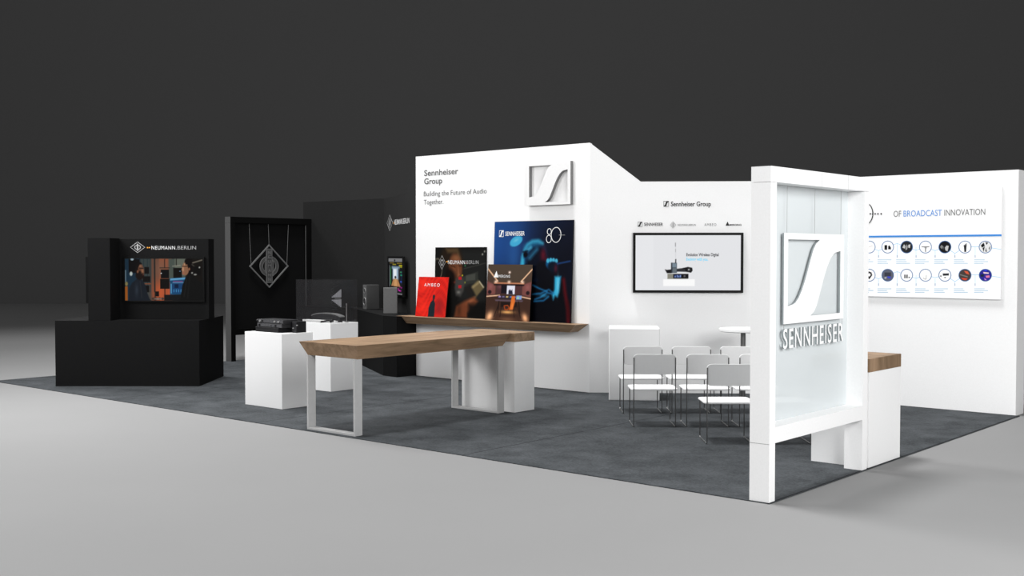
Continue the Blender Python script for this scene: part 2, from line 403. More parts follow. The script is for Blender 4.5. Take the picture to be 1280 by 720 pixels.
# body / head
c.poly([(.40,.55),(.36,.30),(.28,0),(1,0),(.98,.2),(.90,.42),(.80,.46),(.66,.46)],(7,8,16),.04)
c.ell(.53,.60,.165,.20,(16,58,96),.16,rot=-14); c.ell(.57,.57,.135,.18,(8,14,30),.35,rot=-14)
c.line([(.37,.57),(.375,.64),(.40,.71),(.44,.765),(.50,.795),(.57,.80),(.63,.775)],.026,(70,190,225),.85,.03); c.line([(.42,.74),(.50,.78),(.58,.785)],.05,(50,150,190),.6,.06)
c.poly([(.355,.56),(.375,.63),(.40,.62),(.405,.56),(.385,.52)],(60,180,220),.03); c.line([(.47,.63),(.52,.68),(.56,.715)],.035,(60,160,205),.6,.04); c.line([(.44,.71),(.48,.735)],.03,(90,200,235),.7,.03)
c.ell(.415,.665,.028,.028,(4,8,20),.6); c.line([(.385,.69),(.44,.70)],.016,(5,12,28),.9,.02); c.ell(.44,.53,.05,.04,(8,18,38),.6); c.line([(.40,.50),(.45,.46)],.02,(24,90,130),.7,.03)
c.glow(.64,.66,.05,.10,(120,20,40),.75); c.glow(.68,.60,.03,.06,(150,25,45),.4)
c.ell(.64,.50,.10,.10,(8,9,18),.4)
# fist with microphone
c.ell(.75,.57,.075,.055,(20,90,140),.35,rot=-10); 
for i in range(4): c.ell(.70+.035*i,.605+.008*i-.006*i*i*.5,.017,.022,(75,190,225),.6)
c.ell(.765,.545,.065,.05,(9,22,38),.4); c.line([(.82,.575),(.97,.60)],.016,(28,60,110))
c.glow(.80,.53,.03,.06,(120,25,45),.6)
# forearm, red rim and left hand
c.poly([(.79,.45),(.865,.45),(.85,.30),(.83,.25),(.80,.26),(.78,.22),(.765,.27),(.79,.32)],(60,190,235),.03); c.glow(.83,.37,.02,.12,(150,230,250),.6)
c.line([(.90,.42),(.92,.30),(.96,.14),(.97,.0)],.035,(120,16,26),.8,.04); c.line([(.95,.20),(.98,.05)],.03,(60,8,14),.8,.04)
for q in ([(.52,.27),(.62,.28),(.72,.32),(.79,.28)],[(.55,.22),(.62,.24),(.70,.29),(.76,.28)],[(.52,.36),(.60,.33),(.70,.30)],[(.54,.20),(.66,.21),(.72,.25)]): c.line(q,.012,(40,140,205),.9,.02)
c.glow(.66,.26,.08,.03,(60,170,225),.6)
c.ell(.29,.80,.085,.048,(70,180,225),.25,rot=22); c.glow(.29,.81,.05,.02,(150,225,240),.5,22)
t,W,H=poster('concert_poster','largest poster on the ledge, blue lit singer gripping a microphone under white SENNHEISER lettering',-7.262,-5.73,4.835,4.90,2.508,c)
m=MB(); emblem(m,.10,.19,H-.235,H-.135,-.0035,-.001,WHI); m.text('SENNHEISER',.225,.61,H-.218,H-.152,-.001,WHI,.012,spacing=1.05)
m.build('lettering',t)
m=MB()
for (cx,cz,rx,rz) in ((1.085,H-.165,.042,.048),(1.08,H-.275,.052,.06),(1.215,H-.215,.095,.115)): m.ring_y(circ(cx,cz,rx,rz),circ(cx,cz,rx-.009,rz-.009),-.003,-.001,WHI)
m.box(1.27,1.38,-.003,-.001,H-.222,H-.217,WHG); m.build('anniversary_number',t)

# studio portrait poster ------------------------------------
c=Cv(110,110,1.0,(22,22,21)); c.rect(.48,.25,1,.95,(33,34,33),1,.08)
c.poly([(.55,.58),(.85,.66),(.86,.50),(.58,.46)],(52,54,50),.02); c.poly([(.62,.60),(.80,.63),(.80,.54),(.62,.52)],(74,76,70),.02)
c.line([(.5,.68),(1,.78)],.012,(60,60,56)); c.line([(.5,.44),(.9,.48)],.01,(55,55,50)); 
for x,y,k in ((.6,.74,(60,120,80)),(.60,.50,(170,180,60)),(.62,.78,(150,50,40)),(.93,.90,(150,150,140)),(.97,.94,(140,140,130))): c.ell(x,y,.014,.014,k,.8)
c.ell(.32,.76,.24,.30,(38,28,20),.3); c.poly([(.20,.99),(.45,.99),(.53,.80),(.50,.72),(.42,.92),(.25,.92)],(112,88,58),.05,.6)
c.ell(.41,.70,.13,.21,(112,66,42),.3,rot=8); c.glow(.42,.84,.10,.07,(150,100,68),.7); c.glow(.37,.66,.05,.10,(140,82,54),.8)
c.line([(.32,.735),(.385,.725),(.40,.715)],.014,(40,24,18),.8,.02); c.line([(.48,.735),(.515,.73)],.012,(40,24,18),.8,.02); c.poly([(.46,.74),(.485,.64),(.50,.60),(.46,.585)],(158,98,68),.03,.8); c.glow(.40,.60,.03,.06,(150,92,66),.7)
c.ell(.26,.55,.16,.15,(20,13,10),.5); c.glow(.41,.50,.04,.02,(150,50,40),.8); c.ell(.12,.65,.10,.16,(24,22,20),.3)
for rr,k in ((.105,(96,90,78)),(.09,(26,24,22))): c.ell(.045,.68,rr,rr*1.6,k,.12)
c.poly([(.42,.55),(.53,.60),(.60,.50),(.58,.38),(.52,.30),(.43,.31),(.40,.42)],(68,66,64),.04); c.glow(.48,.36,.05,.03,(150,148,142),.7)
for yy in (.56,.44): c.rect(.475,yy-.022,.535,yy+.022,(196,36,44),1,.012)
c.ell(.55,.60,.014,.012,(190,180,40),.8)
c.poly([(.66,.40),(.86,.54),(.98,.44),(.80,.28)],(112,98,68),.03); c.line([(.70,.40),(.86,.50)],.03,(168,150,108),.8,.03); c.line([(.88,.52),(.96,.44)],.02,(190,180,150)); c.poly([(.60,.42),(.70,.48),(.82,.32),(.70,.26)],(34,32,30),.04)
c.poly([(.40,.0),(.44,.16),(.60,.24),(.78,.30),(.86,.24),(.78,.14),(.66,.07),(.66,0)],(120,66,42),.05); c.glow(.72,.24,.12,.04,(170,100,66),.8,25); c.glow(.5,.1,.06,.12,(60,36,26),.6)
c.glow(.12,.15,.25,.25,(8,8,8),.9); c.rect(.68,0,1,.2,(14,14,14),.9,.08)
t,W,H=poster('studio_poster','dark poster of a person at a studio microphone between the red and the blue posters',-8.545,-7.438,4.868,4.902,2.119,c)
m=MB(); diamond_logo(m,.155,H-.245,.075,.115,-.001,WHG,.05,bar=False); m.text('NEUMANN',.29,.66,H-.268,H-.205,-.001,WHI,.0,spacing=1.12); m.text('.BERLIN',.67,.95,H-.265,H-.205,-.001,WHG,-.004,spacing=1.1); m.box(.25,.285,-.003,-.001,H-.24,H-.222,ORG)
m.build('lettering',t)

# recording room poster --------------------------------------
c=Cv(100,120,1.0,(62,44,38)); c.asp=.88/.85; c.grad((62,42,34),(74,60,50),90,.3,1)
c.poly([(0,.70),(0,.45),(.20,.45),(.20,.62)],(112,66,62),.03); c.poly([(1,.70),(1,.42),(.80,.44),(.80,.64)],(112,66,62),.03)
c.poly([(0,.98),(.25,.70),(.78,.70),(1,.98),(1,1),(0,1)],(70,58,48),.03); c.rect(.22,.47,.80,.66,(72,44,46),1,.02)
c.poly([(0,.42),(.2,.46),(.8,.46),(1,.42),(1,0),(0,0)],(58,38,30),.03)
c.line([(.0,.92),(.24,.70)],.022,(238,190,150),1,.02); c.line([(1,.92),(.77,.70)],.022,(238,190,150),1,.02)
c.line([(.17,.665),(.83,.665)],.022,(196,128,92),1,.02); c.line([(.17,.635),(.83,.635)],.025,(24,16,16),1,.02)
for x in (.2,.5,.8): c.glow(x,.69,.05,.035,(250,215,190),.9)
c.line([(0,.42),(.30,.445)],.018,(250,200,165),1,.02); c.line([(1,.40),(.72,.44)],.018,(250,200,165),1,.02)
c.glow(.08,.60,.08,.08,(150,92,90),.6); c.glow(.92,.60,.08,.08,(150,92,90),.6); c.glow(.3,.6,.08,.05,(110,70,74),.6)
c.rect(.33,.48,.58,.63,(22,16,24),1,.02); c.rect(.46,.47,.64,.625,(214,214,226),1,.012); c.poly([(.50,.47),(.50,.53),(.53,.56),(.56,.53),(.58,.56),(.60,.47)],(30,32,50),.015)
for x in (.07,.93): c.ell(x,.50,.04,.035,(34,22,26),.4)
c.rect(.26,.38,.76,.44,(44,36,46),1,.015)
for i,k in enumerate(((176,150,200),(120,110,150),(220,190,120),(90,130,190),(150,110,180))): c.rect(.28+.085*i,.41,.33+.085*i,.435,k,.9,.015)
c.rect(.68,.38,.80,.45,(120,150,200),1,.015); c.ell(.72,.41,.02,.02,(150,200,140),.6)
c.poly([(.20,.37),(.84,.37),(.82,.34),(.22,.34)],(86,70,80),.015); c.line([(.30,.34),(.28,.14)],.02,(24,16,14)); c.line([(.74,.34),(.78,.14)],.02,(24,16,14))
c.rect(.34,.24,.70,.33,(30,20,18),1,.02)
c.glow(.10,.06,.10,.14,(250,190,140),.95,-35); c.glow(.90,.06,.08,.12,(245,180,130),.95,35); c.glow(.5,.15,.20,.04,(230,170,100),.9); c.glow(.5,.02,.25,.06,(110,76,56),.8)
for x0,x1 in ((.30,.20),(.36,.34),(.62,.66),(.70,.80)): c.line([(x0,.30),(x1,.06)],.014,(28,18,14),.9)
c.poly([(.54,.19),(.62,.20),(.66,.34),(.65,.44),(.58,.44),(.56,.30)],(206,104,42),.02); c.line([(.44,.20),(.42,.26),(.50,.27),(.54,.22),(.48,.19),(.44,.20)],.02,(150,62,26)); c.glow(.60,.26,.02,.08,(240,140,70),.7)
c.glow(.5,.86,.035,.03,(255,230,215),1)
t,W,H=poster('recording_room_poster','small brown poster of a warmly lit recording room, in front of the blue poster',-7.325,-6.436,4.742,4.82,1.852,c,th=.01,gain=1.0)
m=MB(); m.prism_y([(.13,H-.20),(.225,H-.20),(.178,H-.10)],-.003,-.001,WHI); m.text('MERGING',.225,.46,H-.20,H-.158,-.001,WHI,.0,spacing=1.1); m.build('lettering',t)

# red poster -------------------------------------------------
c=Cv(80,90,1.0,(214,36,26)); c.asp=.68/.64
X,Y=c.U,c.V; w=np.sin(26*(Y+.25*np.sin(5*X+1)-.35*X)+2*np.sin(7*X))*.5+.5
w2=np.sin(70*(Y+.2*np.sin(4*X)-.3*X))*.5+.5
c.blend(w,(176,28,24),.45); c.blend(w2*w,(150,22,22),.35); c.glow(.78,.25,.25,.35,(120,28,34),.7); c.glow(.2,.8,.3,.2,(240,52,34),.7); c.glow(.25,.25,.25,.25,(238,48,32),.6); c.glow(.58,.55,.05,.12,(225,46,34),.7)
c.poly([(.43,0),(.43,.22),(.48,.36),(.545,.42),(.545,.46),(.53,.50),(.54,.55),(.585,.56),(.61,.52),(.605,.45),(.585,.42),(.63,.34),(.64,.15),(.64,0)],(26,36,42),.02)
t,W,H=poster('red_poster','smallest poster on the ledge, red with a standing silhouette',-8.855,-8.185,4.745,4.835,1.641,c,th=.01,edge=mat('red_board',(.5,.03,.02),.5,noise=.05),gain=.95)
m=MB(); m.text('AMBEO',.14,.49,H-.155,H-.10,-.001,WHI,-.005,spacing=1.35); m.build('lettering',t)

# ================================================================ SCREEN WALL
def onw(t,z): return (A[0]+SC[0]*t+SC[1]*.001, A[1]+SC[1]*t-SC[0]*.001, z)
tv=thing('wall_screen_display','wide black framed display showing a wireless microphone set, on the white angled wall','television',onw(.622,1.455),SA)
m=MB(); W,H=1.568,.86
m.box(0,W,-.05,0,0,.035,BEZEL); m.box(0,W,-.05,0,H-.035,H,BEZEL); m.box(0,.035,-.05,0,.035,H-.035,BEZEL); m.box(W-.035,W,-.05,0,.035,H-.035,BEZEL); m.build('bezel',tv)
MB().box(.035,W-.035,-.028,0,.035,H-.035,BEZEL).build('back_panel',tv)
c=Cv(220,116,1.5/.79,(229,230,233)); c.rect(0,0,.17,1,(233,234,237),.8,.01)
c.rect(.265,.075,.565,.20,(252,252,252))
c.rect(.305,.205,.50,.30,(140,138,126),1); c.rect(.36,.215,.505,.295,(18,18,22)); c.rect(.37,.225,.435,.285,(26,36,78))
for i,x in enumerate((.375,.395,.41,.425)): c.rect(x,.235,x+.008,.275 if i%2 else .262,(150,180,240))
c.ell(.468,.257,.010,.018,(90,90,95),.5)
c.poly([(.28,.38),(.285,.36),(.30,.31),(.34,.31),(.36,.34),(.48,.335),(.53,.32),(.545,.36),(.54,.41),(.50,.425),(.44,.40),(.36,.385),(.30,.37)],(22,22,24)); c.line([(.37,.375),(.47,.365)],.02,(70,72,76)); c.ell(.51,.372,.018,.035,(52,52,54),.5); c.ell(.508,.375,.006,.012,(190,190,190),.6)
c.rect(.34,.315,.395,.50,(84,94,102)); c.rect(.345,.42,.39,.49,(120,136,148)); c.rect(.355,.33,.39,.40,(104,112,118)); c.rect(.34,.315,.35,.50,(40,44,50))
c.line([(.383,.50),(.384,.56)],.018,(40,40,42)); c.line([(.382,.58),(.382,.85)],.006,(200,200,204)); c.line([(.380,.80),(.380,.86)],.014,(150,150,152)); c.line([(.382,.70),(.382,.75)],.008,(150,150,152))
c.obj('screen',.036,W-.036,.036,H-.036,-.0285,SCREEN,tv)
m=MB(); BK=mat('screen_text_black',(.02,.02,.025),.5,noise=.02); CY=mat('screen_text_blue',(.03,.42,.62),.5,noise=.02,emit=.5)
m.text('Evolution Wireless Digital',.76,1.22,H-.335,H-.29,-.029,BK,.03); m.text('Evolving with you.',.76,1.07,H-.40,H-.355,-.029,CY,.015); m.build('screen_text',tv)

g1=MB(); emblem(g1,0,.075,0,.08,-.003,0,INK); g1.text('Sennheiser Group',.105,.675,.006,.074,0,INK,.02)
tag(g1.build('wall_lettering',loc=onw(1.057,2.69),rz=SA),'black Sennheiser Group line with emblem, uppermost on the screen wall','lettering')
g1=MB(); emblem(g1,0,.065,0,.07,-.003,0,INK); g1.text('SENNHEISER',.09,.36,.012,.058,0,INK,.015)
tag(g1.build('wall_lettering',loc=onw(.69,2.403),rz=SA),'small black SENNHEISER lettering, leftmost of the row above the wide screen','lettering')
g1=MB(); diamond_logo(g1,.045,.045,.045,.05,0,INKL,.1); g1.text('NEUMANN.BERLIN',.11,.37,.03,.06,0,INKG,.0)
tag(g1.build('wall_lettering',loc=onw(1.148,2.383),rz=SA),'small grey NEUMANN.BERLIN lettering with a diamond above the wide screen','lettering')
g1=MB(); g1.text('AMBEO',0,.17,0,.04,0,INKG,.0,spacing=1.3)
tag(g1.build('wall_lettering',loc=onw(1.639,2.412),rz=SA),'small grey AMBEO lettering above the wide screen','lettering')
g1=MB(); g1.prism_y([(0,0),(.055,0),(.0275,.058)],-.003,0,INK); g1.text('MERGING',.055,.225,.0,.024,0,INK,.03)
tag(g1.build('wall_lettering',loc=onw(1.941,2.416),rz=SA),'small black triangle logo, rightmost of the row above the wide screen','lettering')

# ================================================================ RIGHT WALL BOARD
bx0,bx1,bz0,bz1=-3.0,-.225,1.44,2.85
bd=thing('timeline_board','large white printed timeline board reading OF BROADCAST INNOVATION on the right wall','poster',(bx0,6.479,bz0))
BW,BH=bx1-bx0,bz1-bz0
MB().box(0,BW,-.03,0,0,BH,WHITE).build('board',bd)
# visible lower print: px 1085..1252 -> X -1.94..-.225
def PX(x,y):
    d=FW+RT*((x-640)/FPX)-UP*((y-360)/FPX); t=(6.448-CAM.y)/d.y; p=CAM+d*t; return p.x-bx0,p.z-bz0
u0=PX(1085,300)[0]; 
c=Cv(430,236,1.0,(249,250,251)); cx0,cx1,cz0,cz1=.8,BW-.004,.004,PX(1180,297)[1]-.02
c.asp=(cx1-cx0)/(cz1-cz0)
def cu(x,y): a,b=PX(x,y); return (a-cx0)/(cx1-cx0),(b-cz0)/(cz1-cz0)
rr=7.6
cxs=[1064.5,1086.7,1109.6,1133.3,1156.8,1181.1,1206.2,1231.7]
def wave(y0,dy):
    pts=[]
    for i,x in enumerate(cxs):
        pts.append((x,y0))
        if i<7: pts.append(((x+cxs[i+1])/2,y0+dy[i]))
    pts.append((1252,y0+3)); return [cu(*p) for p in pts]
for y0,l in ((308.8,wave(308.8,(2,4.5,-4.5,4,4.5,8,-.5))),(344,wave(344,(2,4.5,-4.5,4,3,8,-.5)))):
    c.line(l,.007,(126,186,226))
    for i in range(7):
        xm=(cxs[i]+cxs[i+1])/2; yt=y0+(2,4.5,-4.5,0,4,8,-.5)[i]
        c.line([cu(xm,yt),cu(xm,y0+11)],.006,(150,200,232)); c.line([cu(xm,y0+10.5),cu(xm,y0+13)],.009,(70,110,160))
        for k in range(3):
            ln=(9,12,8)[(k+i)%3]; q=cu(xm-1,y0+16+k*2.2+(0 if y0<320 else 1)); q2=cu(xm-1+ln*1.4,y0+16+k*2.2+(0 if y0<320 else 1))
            c.line([q,q2],.010,(130,172,200),.85)
def disc(i,y0,bg):
    a,b=cu(cxs[i],y0); R=(cu(cxs[i],y0-rr)[1]-b); rx=R/c.asp
    c.ell(a,b,rx*1.04,R*1.04,(58,98,150),.05); c.ell(a,b,rx*.93,R*.93,bg,.05)
    return lambda pts:[(a+x*rx*.9,b+y*R*.9) for x,y in pts], a,b,rx,R
for (i,y0,bg,shp) in [
 (0,308.8,(250,250,250),[]),(0,344,(250,250,250),[]),
 (1,308.8,(252,252,252),[([(-.7,-.2),(.6,.25),(.6,.2),(-.7,-.25)],(140,130,120))]),
 (2,308.8,(252,252,252),[([(-.6,-.5),(-.6,.35),(-.1,.35),(-.1,-.5)],(20,20,22)),([(.1,-.4),(.1,.2),(.35,.3),(.6,-.1),(.6,-.45)],(26,26,28))]),
 (3,308.8,(40,40,42),[([(-.8,-.1),(-.5,.5),(-.2,.2),(-.3,-.3)],(190,190,190)),([(0,.5),(.2,.1),(.1,-.4),(-.2,-.6)],(170,170,170)),([(.3,.4),(.7,.5),(.6,-.2),(.3,-.1)],(200,200,200))]),
 (4,308.8,(252,252,252),[([(-.7,.1),(.7,.1),(.7,-.02),(-.7,-.02)],(60,60,60)),([(-.08,0),(.12,0),(.1,-.9),(-.04,-.9)],(90,90,90)),([(-.3,-.1),(.35,-.1),(.1,-.35)],(150,150,150))]),
 (5,308.8,(26,26,28),[([(-.9,0),(-.6,.4),(-.3,.1),(-.5,-.4)],(130,130,130)),([(0,-.1),(.3,.3),(.7,.2),(.5,-.8),(.1,-.6)],(190,190,190)),([(-.3,.1),(-.1,.0),(-.3,-.6)],(90,90,90))]),
 (6,308.8,(252,252,252),[([(-.22,.35),(.30,.35),(.22,-.9),(-.1,-.9)],(40,40,42)),([(-.1,.4),(.3,.75),(.32,.3),(-.1,.3)],(110,110,110))]),
 (7,308.8,(225,225,225),[([(-.8,.3),(-.3,.8),(-.1,.2),(-.6,-.1)],(25,25,25)),([(.0,.9),(.5,.8),(.2,.4)],(30,30,30)),([(-.5,-.2),(-.1,.1),(-.3,-.9)],(30,30,30)),([(.1,-.1),(.3,-.9),(.0,-.8)],(60,60,60)),([(.6,-.2),(.9,.2),(.7,-.6)],(50,50,50))]),
 (1,344,(252,252,252),[([(-.6,.3),(-.1,.7),(.4,.5),(.55,0),(.0,-.75),(-.5,-.3)],(30,30,32)),([(-.3,.2),(0,.4),(.25,.2),(.2,-.1),(-.1,-.3)],(240,240,240))]),
 (2,344,(92,96,110),[([(-.6,.5),(.6,.5),(.6,-.2),(-.6,-.2)],(60,62,72)),([(-.1,-.2),(.7,-.3),(.5,-.6),(0,-.5)],(60,70,200)),([(-.7,-.5),(-.2,-.3),(-.3,-.7)],(190,190,196))]),
 (3,344,(252,252,252),[([(-.45,-.55),(-.45,.1),(-.2,.1),(-.2,-.55)],(60,60,62)),([(-.05,-.55),(-.05,.1),(.2,.1),(.2,-.55)],(60,60,62)),([(.35,-.5),(.35,-.3),(.6,-.3),(.6,-.5)],(70,70,72))]),
 (4,344,(252,252,252),[([(-.3,-.3),(-.35,-.6),(.0,-.7),(.1,-.6),(.12,.0),(.2,.0),(.18,-.7),(0,-.8),(-.4,-.65)],(130,130,132)),([(.2,.0),(.24,.8),(.26,.8),(.24,.0)],(200,200,200))]),
 (5,344,(252,252,252),[([(-.4,.3),(.75,.35),(.7,-.05),(-.35,-.1)],(40,42,46)),([(-.2,-.4),(.2,-.3),(.1,-.55)],(30,30,30)),([(-.8,.0),(-.6,-.1),(-.65,-.35),(-.85,-.25)],(50,50,52))]),
 (6,344,(70,62,58),[([(-.2,.8),(.5,.7),(.8,.1),(.2,.3)],(210,90,60)),([(-.9,.2),(.5,-.2),(.5,-.4),(-.9,0)],(120,120,116)),([(-.7,-.5),(.5,-.6),(.2,-.9),(-.3,-.85)],(220,70,50))]),
 (7,344,(44,40,140),[([(-.4,.6),(.6,.5),(.6,.25),(-.3,.3)],(230,200,200)),([(-.9,.1),(-.2,.2),(-.3,-.3),(-.8,-.3)],(30,40,60)),([(.0,-.1),(.7,.0),(.8,-.4),(.2,-.5)],(220,120,160)),([(-.2,-.5),(.3,-.9),(-.1,-.9)],(200,140,220)),([(-.5,.9),(.3,.95),(.2,.7)],(50,70,235))]),
]:
    fn,*_r=disc(i,y0,bg)
    for pts,k in shp: c.poly(fn(pts),k)
c.obj('print',cx0,cx1,cz0,cz1,-.031,PRINT,bd)
m=MB()
zl=PX(1180,294.8)[1]; m.box(.8,BW,-.033,-.0305,zl-.012,zl+.012,BLUEI); m.build('rule',bd)
m=MB(); zb_,zc_=PX(1150,270.3)[1],PX(1150,262.3)[1]
a,b=PX(1117,266)[0],PX(1126.5,266)[0]; m.text('OF',a,b,zb_,zc_,-.0305,INKG,-.004)
a,b=PX(1129.5,266)[0],PX(1177.3,266)[0]; m.text('BROADCAST',a,b,zb_,zc_,-.0305,BLUEI,-.004)
a,b=PX(1180.5,266)[0],PX(1231.5,266)[0]; m.text('INNOVATION',a,b,zb_,zc_,-.0305,INKG,-.004)
m.build('lettering',bd)
m=MB(); cc=PX(1079,267.3); rr_=PX(1091.7,267.3)[0]-cc[0]
ou=[];n=20
for i in range(n+1):
    t=R_(-62+124*i/n); ou.append((cc[0]+rr_*math.cos(t),cc[1]+rr_*1.15*math.sin(t)))
for (a0,b0),(a1,b1) in zip(ou,ou[1:]): m.prism_y([(a0,b0),(a1+0,b1),(a1-.013,b1),(a0-.013,b0)][::1],-.034,-.0305,INK)
m.build('dial_mark',bd); m=MB()
for x in (1085,1088,1091,1094,1097.5,1101.5): q=PX(x,267.3); m.prism_y(circ(q[0],q[1],.011,n=8),-.034,-.0305,INK)
m.build('dotted_line',bd)

# ================================================================ BLACK WING: display, lettering
def onb(t,z): # t measured from the tall wall corner backwards
    x=WLn-t; return (WO[0]+math.cos(R_(WA))*x-math.sin(R_(WA))*(-.001), WO[1]+math.sin(R_(WA))*x-math.cos(R_(WA))*.001, z)
bt=thing('wall_display','black framed display on the black angled wall showing a bright corridor picture','television',onb(1.83,1.28),WA)
W,H=1.24,.69
m=MB(); m.box(0,W,-.10,-.055,0,.03,BEZEL); m.box(0,W,-.10,-.055,H-.03,H,BEZEL); m.box(0,.03,-.10,-.055,.03,H-.03,BEZEL); m.box(W-.03,W,-.10,-.055,.03,H-.03,BEZEL); m.build('bezel',bt)
MB().box(.03,W-.03,-.09,-.05,.03,H-.03,BEZEL).build('back_panel',bt)
MB().box(.35,W-.35,-.0495,0,.15,H-.15,BEZEL).build('wall_mount',bt)
c=Cv(70,80,1.0,(24,25,27)); c.asp=1.7
c.rect(.0,.90,1,1,(120,120,122),1,.01); c.ell(.45,.94,.05,.03,(40,40,44),.4)
for x,y,w,k in ((.3,.83,.25,(150,140,40)),(.6,.86,.35,(120,100,30)),(.75,.80,.25,(190,180,30)),(.8,.76,.2,(140,140,50)),(.1,.87,.3,(110,90,40))): c.rect(x,y-.02,x+w,y+.015,k,.9,.01)
c.rect(.12,.25,.20,.76,(40,110,60),.9,.02); c.rect(.06,.2,.11,.8,(110,112,118),.8,.02); c.rect(.86,.3,.96,.66,(24,34,60),1,.02)
for x,y,k in ((.88,.62,(60,140,90)),(.90,.54,(40,150,110)),(.88,.36,(60,90,190)),(.80,.22,(120,30,110)),(.92,.2,(150,20,130)),(.75,.12,(200,30,170)),(.83,.11,(190,30,160)),(.70,.16,(150,40,120))): c.rect(x-.06,y-.018,x+.06,y+.018,k,.9,.02)
c.rect(.24,.70,.80,.78,(110,132,150),1,.03); c.rect(.30,.40,.72,.74,(150,172,190),1,.04); c.rect(.36,.42,.58,.70,(226,232,238),1,.03); c.ell(.50,.47,.07,.04,(60,56,60),.4)
c.poly([(.34,.42),(.68,.42),(.84,.22),(.20,.22)],(172,124,80),.04); c.poly([(.44,.42),(.58,.42),(.62,.22),(.40,.22)],(196,148,98),.03); c.rect(.70,.40,.78,.72,(50,54,62),1,.03)
c.rect(.0,.0,1,.04,(110,110,112),1,.01)
c.obj('screen',.031,W-.031,.031,H-.031,-.0905,SCREEN,bt)
m=MB(); diamond_logo(m,0,.14,.26,.15,0,WHG,.06); m.ring_y(circ(0,.14,.12,.075),circ(0,.14,.05,.03),-.003,0,DGI)
m.box(.335,.375,-.003,0,.115,.145,ORG); m.text('NEUMANN',.40,1.05,.095,.19,0,WHI,.01); m.text('.BERLIN',1.08,1.62,.095,.19,0,WHI,.0)
tag(m.build('wall_lettering',loc=onb(2.11,2.44),rz=WA),'silver NEUMANN.BERLIN lettering with a diamond emblem on the black angled wall','lettering')

# ================================================================ BLACK COUNTER along the wing
poly=[(-13.25,5.95),(-11.75,5.95),(-9.40,4.54),(-9.035,4.50),(-9.02,4.91),(-11.24,6.27),(-13.25,6.27)]
kc=thing('display_counter','long black faceted counter running along the black angled wall','counter',(-11,5.6,.008))
MB().prism_z([(x+11,y-5.6) for x,y in poly],0,.955,BLACKC).build('body',kc)
MB().prism_z([(x+11,y-5.6) for x,y in poly],.957,.99,BLACKC).build('worktop',kc)
def speaker(label,x,y,rz,w,d,h,face,group=None):
    t=thing('studio_monitor',label,'loudspeaker',(x,y,.999),rz)
    o=MB().box(-w/2,w/2,-d/2,d/2,0,h,SPKG if face else SPKL).build('cabinet',t,bevel=.008)
    # driver side is -y
    m=MB(); m.prism_y([(-w/2+.006,.006),(w/2-.006,.006),(w/2-.006,h-.006),(-w/2+.006,h-.006)],-d/2-.006,-d/2,SPKL); bf=m.build('baffle',t)
    def drv(nm,cz,r):
        m=MB(); y0=-d/2-.006
        m.ring_y(circ(0,cz,r),circ(0,cz,r*.82),y0-.008,y0,SILV)
        n=24; o_=circ(0,cz,r*.82,n=n); i_=circ(0,cz,r*.3,n=n)
        v=[(a,y0-.004,b) for a,b in o_]+[(a,y0-.001,b) for a,b in i_]; m.add(v,[(i,(i+1)%n,n+(i+1)%n,n+i) for i in range(n)],SPKD)
        m.add([(a,y0-.006,b) for a,b in i_],[list(range(n))],DEVL); m.build(nm,bf)
    drv('woofer',h*.32,w*.36); drv('tweeter',h*.76,w*.24)
    return t
speaker('small grey two-way studio monitor farther from the white wall, its drivers showing',-11.19,5.91,TH-66,.22,.24,.45,True)
speaker('plain grey backed studio monitor nearest the white wall on the black counter',-9.83,5.11,TH+187,.235,.20,.44,False)

# ================================================================ LEFT BLACK FRAME
fx=-13.34
lf=thing('portal_frame','black post-and-beam frame with a dark panel at the far left end of the carpet','frame',(fx,4.36,.008),90)
def fpost(x0,x1):
    m=MB(); m.box(x0+(.003 if x0==0 else 0),x1,0,.165,0,2.585,BLACKF)
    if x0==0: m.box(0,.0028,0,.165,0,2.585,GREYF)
    m.build('post',lf)
fpost(0,.105); fpost(1.79,1.92)
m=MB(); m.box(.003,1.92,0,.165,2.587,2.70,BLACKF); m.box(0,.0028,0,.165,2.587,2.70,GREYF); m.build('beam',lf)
m=MB(); m.box(.106,1.789,0,.165,.49,.60,BLACKF); m.build('rail',lf)
MB().box(.106,1.789,.075,.09,.601,2.586,BLACKC).build('panel',lf)
MB().box(1.783,1.7885,.01,.02,.61,2.57,DGI).build('edge_strip',lf)
dm=thing('hanging_emblem','grey diamond emblem with a ring and upright NEUMANN letters, hung in the black frame','emblem',(fx-.03,5.265,.008),90)
DGE=mat('emblem_grey',(.20,.20,.20),.45,noise=.04,metal=.2)
DGD=mat('emblem_dark_grey',(.075,.075,.075),.5,noise=.04)
m=MB(); z0=1.772; hw,hh=.462,.418
m.ring_y([(-hw,z0),(0,z0-hh),(hw,z0),(0,z0+hh)],[(-hw+.032,z0),(0,z0-hh+.029),(hw-.032,z0),(0,z0+hh-.029)],-.012,.012,DGE); m.build('outline',dm)
m=MB(); ro=circ(0,z0,.215,.19,40); ri=circ(0,z0,.155,.135,40); m.ring_y(ro,ri,-.006,.006,DGD)
m.ring_y(circ(0,z0,.222,.197,40),circ(0,z0,.212,.187,40),-.008,.008,DGE); m.ring_y(circ(0,z0,.158,.138,40),circ(0,z0,.15,.13,40),-.008,.008,DGE); m.build('ring',dm)
m=MB(); m.box(-.062,.062,-.008,.008,z0-.315,z0+.33,DGD)
m.ring_y([(-.068,z0-.32),(.068,z0-.32),(.068,z0+.335),(-.068,z0+.335)],[(-.058,z0-.31),(.058,z0-.31),(.058,z0+.325),(-.058,z0+.325)],-.011,.009,DGE)
m.box(-.10,-.09,-.011,.009,z0-.11,z0+.18,DGE); m.box(.09,.10,-.011,.009,z0-.19,z0+.08,DGE)
